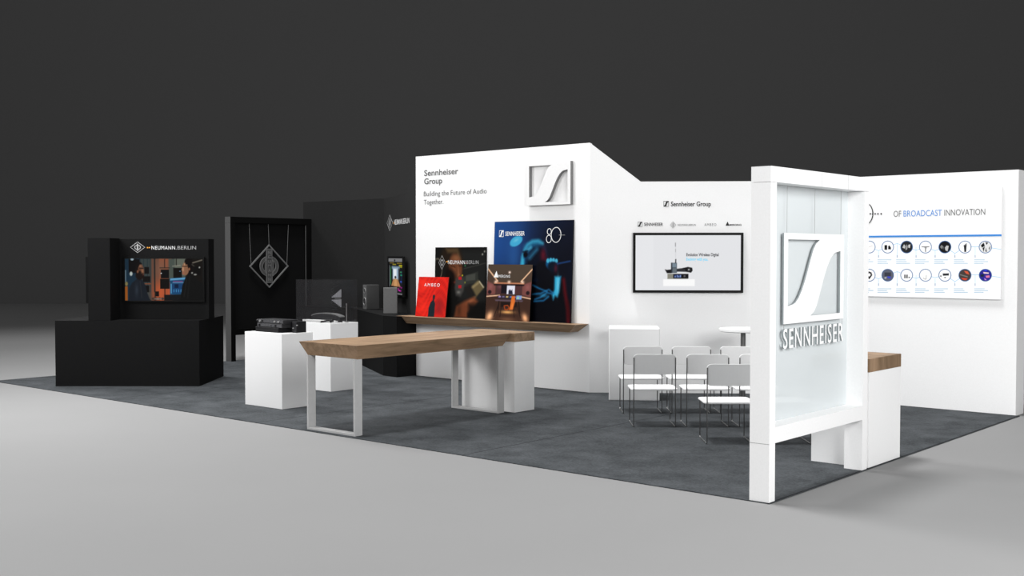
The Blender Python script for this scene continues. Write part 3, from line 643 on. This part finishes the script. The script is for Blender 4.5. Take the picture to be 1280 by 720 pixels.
m.prism_y([(.09,z0+.08),(.10,z0+.08),(.075,z0+.12),(.062,z0+.10)],-.011,.009,DGE); m.prism_y([(-.10,z0-.11),(-.09,z0-.11),(-.062,z0-.14),(-.075,z0-.15)],-.011,.009,DGE)
for i,ch in enumerate('NEUMANN'):
    zz=z0+.262-i*.086; m.text(ch,-.034,.034,zz-.028,zz+.03,-.0085,DGE,.015)
m.build('letter_bar',dm)
for (xt,xb,zb) in ((-.46,-.42,z0+.035),(-.016,0,z0+hh-.01),(.465,.425,z0+.03)): MB().cyl((xt,0,2.575),(xb,0,zb),.0042,DGI,6).build('wire',dm)

# ================================================================ KIOSK (black cabinet, square to the camera)
kx,ky=-12.053,.274
kb=thing('media_cabinet','low wide black cabinet with a raised screen wall, near the left end of the carpet','cabinet',(kx,ky,.008),TH)
MB().box(0,2.18,.0,1.43,0,.995,BLACKC).build('body',kb)
MB().box(.505,.84,.004,.43,.997,2.244,BLACKC).build('column',kb)
MB().box(.505,2.215,.4305,.75,.997,2.236,BLACKC).build('back_panel',kb)
t=thing('framed_display','display on the black cabinet showing two people talking in a recording room','television',(kx,ky,1.267),TH)
def at_k(x,y,z): return (kx+RT.x*x+F0.x*y, ky+RT.y*x+F0.y*y, z)
t.location=at_k(.905,.4295,1.268)
W,H=1.255,.695
m=MB(); e=.022; m.box(0,W,-.045,0,0,e,BEZEL); m.box(0,W,-.045,0,H-e,H,BEZEL); m.box(0,e,-.045,0,e,H-e,BEZEL); m.box(W-e,W,-.045,0,e,H-e,BEZEL); m.build('bezel',t)
MB().box(e,W-e,-.03,0,e,H-e,BEZEL).build('back_panel',t)
c=Cv(180,96,1.85,(34,36,36))
c.rect(0,0,.20,1,(26,44,58),1,.05); c.rect(.20,0,.36,1,(54,62,62),1,.04); c.rect(.34,0,.47,1,(96,66,54),1,.04); c.rect(.44,0,.60,1,(140,76,52),1,.03)
c.glow(.44,.22,.13,.42,(196,88,50),.75); c.glow(.47,.75,.12,.40,(118,84,68),.85); c.rect(.56,.45,.78,1,(70,78,72),1,.05); c.rect(.64,.6,.78,1,(104,108,96),.7,.04); c.rect(.78,0,1,1,(22,19,17),1,.05)
c.glow(.58,.2,.06,.2,(190,84,46),.8)
for x in (.24,.29,.325,.375): c.rect(x-.005,.2,x+.006,1,(32,46,50),.7,.01)
c.line([(.385,0),(.385,1)],.02,(26,26,24)); c.line([(.17,1),(.15,.75)],.05,(56,90,112),.6,.05)
c.rect(.05,.66,.19,.99,(16,15,16),1,.02); c.ell(.095,.985,.02,.03,(150,170,180),.5); c.ell(.08,.64,.018,.05,(170,180,176),.6); c.line([(.01,.72),(.01,.45)],.02,(130,150,160),.7)
c.rect(0,0,.035,.34,(140,78,30),1,.015); c.ell(.02,.40,.018,.05,(120,110,70),.6)
# speakers
for r in ((.25,.64,.31,.80),(.23,.44,.325,.58),(.26,.2,.31,.36)): c.rect(*r,(20,18,18),1,.012)
c.line([(.24,.4),(.33,.40)],.02,(130,70,44)); c.rect(.46,.53,.565,.74,(17,17,18),1,.012); c.rect(.45,.28,.57,.52,(22,19,18),1,.012); c.line([(.51,.28),(.51,.02)],.02,(24,20,18)); c.line([(.51,.98),(.51,.78)],.018,(28,26,24)); c.line([(.45,.78),(.57,.78)],.02,(50,40,34)); c.ell(.465,.65,.008,.014,(200,200,200),.6)
c.rect(.62,.52,.73,.78,(19,17,16),1,.012); c.line([(.66,.99),(.66,.84)],.02,(30,28,26)); c.line([(.61,.82),(.71,.84)],.02,(140,136,124),.8); c.ell(.705,.70,.008,.012,(90,120,150),.6)
c.rect(.39,.10,.435,.22,(22,18,18),1,.01)
# left person
c.poly([(.05,0),(.055,.30),(.09,.42),(.155,.52),(.22,.50),(.265,.36),(.285,.18),(.31,.06),(.33,0)],(27,31,38),.02); c.glow(.15,.25,.03,.2,(48,56,66),.7); c.line([(.195,.46),(.215,.06)],.012,(50,50,52),.8)
c.ell(.195,.70,.052,.185,(88,58,44),.15,rot=4); c.ell(.19,.60,.052,.105,(28,20,18),.3); c.glow(.225,.70,.022,.09,(150,102,74),.9); c.ell(.222,.585,.025,.055,(30,20,18),.5); c.glow(.20,.82,.03,.05,(140,100,78),.8)
c.poly([(.145,.62),(.142,.78),(.165,.90),(.20,.92),(.225,.87),(.19,.86),(.17,.78),(.165,.66)],(20,16,16),.015); c.line([(.19,.775),(.235,.765)],.016,(18,14,14)); c.ell(.165,.69,.012,.035,(112,74,54),.5); c.glow(.235,.615,.008,.012,(150,80,66),.9)
# monitor picture
c.poly([(.575,.14),(.575,.53),(.78,.555),(.76,.15)],(28,70,104),.01); c.poly([(.58,.48),(.58,.525),(.77,.55),(.77,.505)],(90,150,190),.01); c.rect(.615,.445,.74,.47,(120,70,120),.9,.012); c.rect(.61,.42,.75,.435,(110,150,190),.9,.01)
c.rect(.60,.18,.74,.40,(26,62,104),1,.01); c.rect(.635,.30,.685,.39,(18,32,58),1,.01)
for x in (.62,.65,.68,.71): c.rect(x,.20,x+.012,.27,(64,130,176),.9,.008)
c.rect(.585,.17,.60,.40,(84,150,190),.8,.01); c.rect(.50,0,.72,.14,(24,24,25),1,.015)
# right person
c.poly([(.70,0),(.715,.14),(.735,.36),(.775,.54),(.84,.64),(.93,.50),(1,.40),(1,0)],(19,19,19),.02); c.line([(.79,.52),(.755,.1)],.02,(34,34,34),.7,.02); c.line([(.83,.58),(.80,.05)],.02,(30,30,30),.7,.02)
c.ell(.778,.765,.045,.165,(134,94,70),.15,rot=-4); c.poly([(.755,.86),(.77,.97),(.80,1),(.86,1),(.872,.85),(.86,.66),(.83,.62),(.815,.72),(.80,.86)],(17,13,13),.015); c.glow(.745,.75,.016,.10,(196,146,112),.9); c.ell(.748,.655,.014,.04,(150,96,74),.5); c.glow(.765,.87,.014,.05,(206,160,124),.9)
c.line([(.735,.815),(.80,.82)],.016,(16,13,13)); c.ell(.824,.75,.012,.035,(134,90,66),.5); c.poly([(.73,.745),(.722,.73),(.735,.715)],(170,120,90),.01)
c.line([(.87,.90),(.985,.965)],.03,(122,116,104),.8,.02); c.line([(.86,.86),(.90,.80)],.02,(110,106,96),.6,.02); c.rect(.88,.6,.97,.82,(15,14,14),.9,.03); c.ell(.955,.79,.010,.02,(150,150,146),.6); c.ell(.90,.62,.02,.02,(130,130,126),.7); c.ell(.86,.66,.012,.02,(130,130,126),.6)
for x in (.36,.40,.44,.48): c.ell(x,.045,.018,.03,(60,50,46),.5)
c.ell(.42,.04,.05,.012,(140,120,110),.6)
c.obj('screen',e+.001,W-e-.001,e+.001,H-e-.001,-.0305,SCREEN,t)
m=MB(); diamond_logo(m,1.12,2.107,.118,.088,.4295,WHG,.07,th=.003); m.box(1.265,1.285,.4265,.4295,2.093,2.111,ORG); m.box(1.293,1.313,.4265,.4295,2.093,2.111,ORG)
m.text('NEUMANN',1.335,1.70,2.072,2.132,.4295,WHI,.0,th=.003,spacing=1.14); m.text('.BERLIN',1.715,2.025,2.074,2.132,.4295,WHG,.0,th=.003)
m.build('lettering',kb)
t2=thing('side_display','thin black display hung on the left flank of the black cabinet column','television',at_k(.5045,.62,1.268),TH-90)
MB().box(0,.60,-.038,0,0,.70,BEZEL).build('housing',t2); MB().box(.02,.58,-.040,-.0385,.02,.68,DEVB).build('screen',t2)

# ================================================================ PLINTHS with equipment
p1=MB().box(-8.17,-7.385,.90,1.41,.0,.972,WHITEP)
tag(p1.build('plinth',loc=(0,0,.008),bevel=.003),'white plinth in front, carrying a stack of black equipment','plinth')
p2=MB().box(-9.15,-8.35,2.53,3.06,.0,.992,WHITEP)
tag(p2.build('plinth',loc=(0,0,.008),bevel=.003),'white plinth behind, under the clear acrylic case','plinth')
def device(name,label,cat,loc,rz,w,d,h,mt,face=None,knobs=()):
    t=thing(name,label,cat,loc,rz)
    MB().box(0,w,0,d,0,h,mt).build('case',t,bevel=.004)
    fp=t
    if face:
        m=MB().box(.008,w-.008,-.003,0,.006,h-.006,face); fp=m.build('front_panel',t)
    for kx_,kz_,kr_,km in knobs: MB().cyl((kx_,-.003,kz_),(kx_,-.016,kz_),kr_,km,14).build('knob',fp)
    return t
device('console','flat black console lying on the front plinth','console',(-8.07,1.0,.981),0,.48,.30,.062,DEVB)
device('receiver','lower of two stacked graphite receivers on the front plinth','receiver',(-8.06,1.02,1.044),0,.53,.26,.052,DEVG,DEVL,((.06,.026,.014,DEVB),(.30,.026,.01,DEVL),(.40,.026,.012,DEVB)))
device('receiver','upper of two stacked graphite receivers on the front plinth','receiver',(-8.05,1.03,1.097),0,.535,.25,.05,DEVG,DEVL,((.05,.026,.015,SILV),(.10,.026,.012,DEVB),(.36,.026,.013,SILV),(.44,.026,.013,SILV)))
device('amplifier','black sloping amplifier box behind the receivers on the front plinth','amplifier',(-7.49,1.15,.981),6,.09,.17,.145,DEVB,DEVG,((.03,.06,.008,SILV),(.10,.10,.008,SILV)))
m=MB().cyl((0,0,0),(0,0,.02),.03,DEVB,16); m.cyl((0,0,.02),(0,0,.13),.006,DEVG,8); m.cyl((-.02,0,.14),(.05,0,.15),.014,DEVG,12)
tag(m.build('microphone',loc=(-8.125,1.08,.981)),'small black microphone on a short stand at the left edge of the front plinth','microphone')

ac=thing('display_case','clear smoky acrylic case standing on the rear plinth','display case',(-8.75,2.795,1.001))
MB().box(-.395,.395,-.258,-.250,0,.63,ACRYL).build('pane',ac); MB().box(-.395,.395,.250,.258,0,.63,ACRYL).build('pane',ac)
MB().box(-.395,-.387,-.2495,.2495,0,.63,ACRYL).build('pane',ac); MB().box(.387,.395,-.2495,.2495,0,.63,ACRYL).build('pane',ac)
# striped triangular mark on the right pane (local x+ face)
m=MB(); STR=mat('frosted_print',(.30,.30,.32),.5,noise=.05)
n=7
for i in range(n):
    u0=i/n; u1=(i+.82)/n; y0=-.235+u0*.185; y1=-.235+u1*.185; hh0=.018+.115*u1
    for sgn in (1,-1):
        za=.362+sgn*.016; zb=.362+sgn*hh0
        lo,hi=min(za,zb),max(za,zb)
        m.box(.3955,.398,y0,y1,lo,hi,STR)
m.box(.3955,.397,-.18,-.06,.356,.368,DGI); m.build('emblem',ac)
# added bar, its pale top painting the acrylic's reflected glow; papers inside
sb=thing('reflection_bar','added dark curved bar drawing the reflected glow inside the acrylic case','loudspeaker',(-8.80,2.86,1.001))
m=MB(); pr=[];n=20
for i in range(n+1):
    u=i/n; a=abs(2*u-1); hz=.115-.04*a**3; pr.append((-.33+.66*u,hz))
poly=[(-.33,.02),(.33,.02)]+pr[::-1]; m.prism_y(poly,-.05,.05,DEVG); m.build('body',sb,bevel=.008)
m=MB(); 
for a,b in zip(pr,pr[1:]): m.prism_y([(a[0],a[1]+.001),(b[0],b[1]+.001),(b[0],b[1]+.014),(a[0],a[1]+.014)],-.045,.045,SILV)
m.build('reflected_glow',sb); MB().box(-.30,-.26,-.03,.03,0,.019,DEVB).build('foot',sb); MB().box(.26,.30,-.03,.03,0,.019,DEVB).build('foot',sb)
m=MB().prism_z([(-.20,-.12),(.12,-.12),(.30,0.03),(-.20,0.03)],0,.03,WHI)
tag(m.build('white_console',loc=(-8.80,2.72,1.001),bevel=.004),'flat white slanted console on the rear plinth','console')
m=MB().prism_z([(-.06,-.05),(.0,-.06),(.03,.05),(-.03,.06)],0,.03,WHI)
tag(m.build('white_box',loc=(-9.05,2.68,1.001),bevel=.004),'small white box at the left end of the rear plinth','box')
m=MB().cyl((0,0,0),(.16,.05,.03),.013,DEVB,12); m.cyl((.155,.048,.013),(.20,.06,.022),.022,DEVB,14,.02)
tag(m.build('microphone',loc=(-8.62,2.575,1.014)),'black handheld microphone lying at the corner of the rear plinth','microphone')
m=MB().cyl((0,0,0),(0,0,.012),.03,SILV,16); m.cyl((0,0,.012),(0,0,.25),.006,SILV,8); m.cyl((0,0,.25),(0,0,.28),.009,SILV,10)
tag(m.build('microphone_stand',loc=(-8.40,2.88,1.001)),'thin upright metal microphone stand in the acrylic case','stand')

# ================================================================ TABLE
tb=thing('high_table','long high walnut table with undercut edges on flat steel loop legs','table',(-5.445,1.3,.008))
ox,oy=5.445,-1.3
MB().frustum((-5.94+ox,-4.955+ox,.02+oy,2.605+oy),1.002,(-5.88+ox,-5.03+ox,.10+oy,2.52+oy),.845,WOODY).build('tabletop',tb)
def loop(y0,y1):
    x0,x1=-5.845+ox,-5.03+ox; th=.022; y0+=oy;y1+=oy; zt=.844
    m=MB(); m.box(x0,x0+th,y0,y1,0,zt,STEELW); m.box(x1-th,x1,y0,y1,0,zt,STEELW); m.box(x0+th,x1-th,y0,y1,0,th,STEELW); m.build('leg',tb)
loop(.055,.165); loop(2.44,2.55)
cb=thing('counter_block','white counter block with a walnut top closing the far end of the high table','counter',(-5.375,2.82,.008))
MB().box(-.455,.455,-.195,.195,0,.892,WHITEP).build('body',cb)
MB().box(-.458,.458,-.198,.198,.893,1.002,WOODX).build('worktop',cb)

# ================================================================ white kiosk + cocktail table
q=MB().box(0,.69,0,.62,0,.99,WHITEP)
tag(q.build('white_pedestal',loc=(-4.713,4.368,.008),rz=35.7,bevel=.012),'waist-high white block standing against the screen wall behind the chairs','pedestal')
cr=thing('cocktail_table','round white high table on a chrome column behind the chairs','table',(-3.30,5.52,.008))
MB().lathe([(.30,.945),(.325,.955),(.325,.985),(.315,.992)],CHAIRW,48).build('tabletop',cr,smooth=True)
m=MB().cyl((0,0,.02),(0,0,.944),.035,CHROME,20); m.build('column',cr,smooth=True)
MB().lathe([(.24,0),(.24,.008),(.05,.019),(.04,.0195)],CHROME,40).build('base',cr,smooth=True)

# ================================================================ CHAIRS
def rrect(x0,x1,y0,y1,r,n=6):
    p=[]
    for cx,cy,a in ((x1-r,y0+r,-90),(x1-r,y1-r,0),(x0+r,y1-r,90),(x0+r,y0+r,180)):
        for i in range(n+1): t=R_(a+90*i/n); p.append((cx+r*math.cos(t),cy+r*math.sin(t)))
    return p
def make_chair():
    t=thing('sled_chair','x','chair',(0,0,.008),TH)
    MB().prism_z(rrect(-.03,.514,-.012,.462,.07),.425,.444,CHAIRW).build('seat',t,bevel=.006)
    # backrest, gently curved
    W=.49; n=16; P=rrect(-.005,.487,.615,.845,.05); me=MB()
    cols=sorted(set([p[0] for p in P]))
    def cv(x): return .018*(1-((x-.241)/.246)**2)
    m=MB(); k=14; xs=[-.005+.492*i/ k for i in range(k+1)]
    def zr(x):
        e=min(x+.005,.487-x); 
        if e>=.05: return .615,.845
        d=.05-math.sqrt(max(0,.05**2-(.05-e)**2)); return .615+d,.845-d
    xs=[-.005+.0005,-.001,.006,.016,.03]+[.045+(.437-.045)*i/10 for i in range(11)]+[.452,.466,.476,.483,.4865]
    v=[];f=[]
    for x in xs:
        a,b=zr(x); y=-.012-cv(x)+.018
        v+=[(x,y,a),(x,y+.016,a),(x,y+.016,b),(x,y,b)]
    for i in range(len(xs)-1):
        o=4*i
        f+=[(o,o+4,o+7,o+3),(o+1,o+2,o+6,o+5),(o+3,o+7,o+6,o+2),(o,o+1,o+5,o+4)]
    f+=[(0,3,2,1),(4*len(xs)-4,4*len(xs)-3,4*len(xs)-2,4*len(xs)-1)]
    m.add(v,f,CHAIRW); m.build('backrest',t,bevel=.004)
    for x in (0,.482):
        r=.0062
        MB().tube([(x,0,.806),(x,0,.012),(x,.012,.006),(x,.44,.006),(x,.452,.018),(x,.452,.424)],r,CHROME,8).build('leg',t,smooth=True)
    MB().tube([(0,.20,.418),(.482,.20,.418)],.0055,CHROME,8).build('crossbar',t,smooth=True)
    return t
ch=make_chair()
spots=[((-1.834,2.122),'foremost white sled chair, nearest the white sign frame in the front row'),
 ((-1.371,2.519),'front row white sled chair half hidden behind the sign frame post'),
 ((-3.087,2.594),'middle row white sled chair, leftmost, in front of the white block'),
 ((-2.622,2.992),'middle row white sled chair, second from the left'),
 ((-2.159,3.389),'middle row white sled chair cut off by the sign frame post'),
 ((-3.821,3.439),'back row white sled chair, leftmost, directly before the white block'),
 ((-3.359,3.834),'back row white sled chair, second from the left'),
 ((-2.898,4.229),'back row white sled chair before the round high table')]
for i,(p,l) in enumerate(spots):
    o=ch if i==0 else copy_tree(ch)
    o.location=(p[0],p[1],.0085); o['label']=l; o['group']='white chairs in rows facing the screen'

# ================================================================ LIGHTS
def area(name,loc,tgt,size,power,sy=None,col=(1,1,1)):
    l=D.lights.new(name,'AREA'); l.energy=power; l.size=size; l.color=col
    if sy: l.shape='RECTANGLE'; l.size_y=sy
    o=D.objects.new(name,l); COL.objects.link(o); o.location=loc
    o.rotation_euler=(Vector(tgt)-Vector(loc)).to_track_quat('-Z','Y').to_euler(); return o
def spot(name,loc,tgt,power,ang,blend,rad):
    l=D.lights.new(name,'SPOT'); l.energy=power; l.spot_size=R_(ang); l.spot_blend=blend; l.shadow_soft_size=rad
    o=D.objects.new(name,l); COL.objects.link(o); o.location=loc
    o.rotation_euler=(Vector(tgt)-Vector(loc)).to_track_quat('-Z','Y').to_euler(); return o
spot('added_floor_spot',(-7,-1,30),(-7,-1,0),28200,65,.14,3.0)  # added unseen spot, cone cut to end the bright floor pool
spot('added_left_fill',(-6.3-28*math.cos(R_(45)),2.0,28*math.sin(R_(45))),(-6.3,2.0,.8),19300,38,.25,4.5)  # added unseen spot approximating ambient light from the left
area('added_front_fill',(-6,-9,5.0),(-6,4.5,1.0),5,220)  # added unseen fill that brightens front-facing sides
area('added_right_fill',(8,-4,5.0),(-1,4.5,1.2),5,880)  # added unseen fill for right-facing sides and the right wall
area('added_plinth_fill',(-10.5,-3.0,4.5),(-8,2,1.0),2.5,250)  # added unseen fill that whitens the front plinth
area('wall_wash_light',(-7.0,2.9,5.0),(-7.0,4.9,2.8),4,14,.4)
area('added_sign_fill',(6,0,4.5),(-.3,1.5,1.4),3.5,130)  # added unseen fill that keeps the corner sign white
w=D.worlds.new('hall'); bpy.context.scene.world=w; w.use_nodes=True
w.node_tree.nodes['Background'].inputs[0].default_value=(1,1,1,1); w.node_tree.nodes['Background'].inputs[1].default_value=.2125

# ================================================================ CAMERA
cd=D.cameras.new('camera'); cd.sensor_width=36; cd.sensor_fit='HORIZONTAL'; cd.lens=FPX/1280*36; cd.clip_end=300
co=D.objects.new('camera',cd); COL.objects.link(co)
M=Matrix(((RT.x,UP.x,-FW.x,CAM.x),(RT.y,UP.y,-FW.y,CAM.y),(RT.z,UP.z,-FW.z,CAM.z),(0,0,0,1)))
co.matrix_world=M
sc=bpy.context.scene; sc.camera=co
sc.view_settings.view_transform='Standard'; sc.view_settings.look='None'; sc.view_settings.gamma=1; sc.view_settings.exposure=0.09
sc.view_settings.use_curve_mapping=False
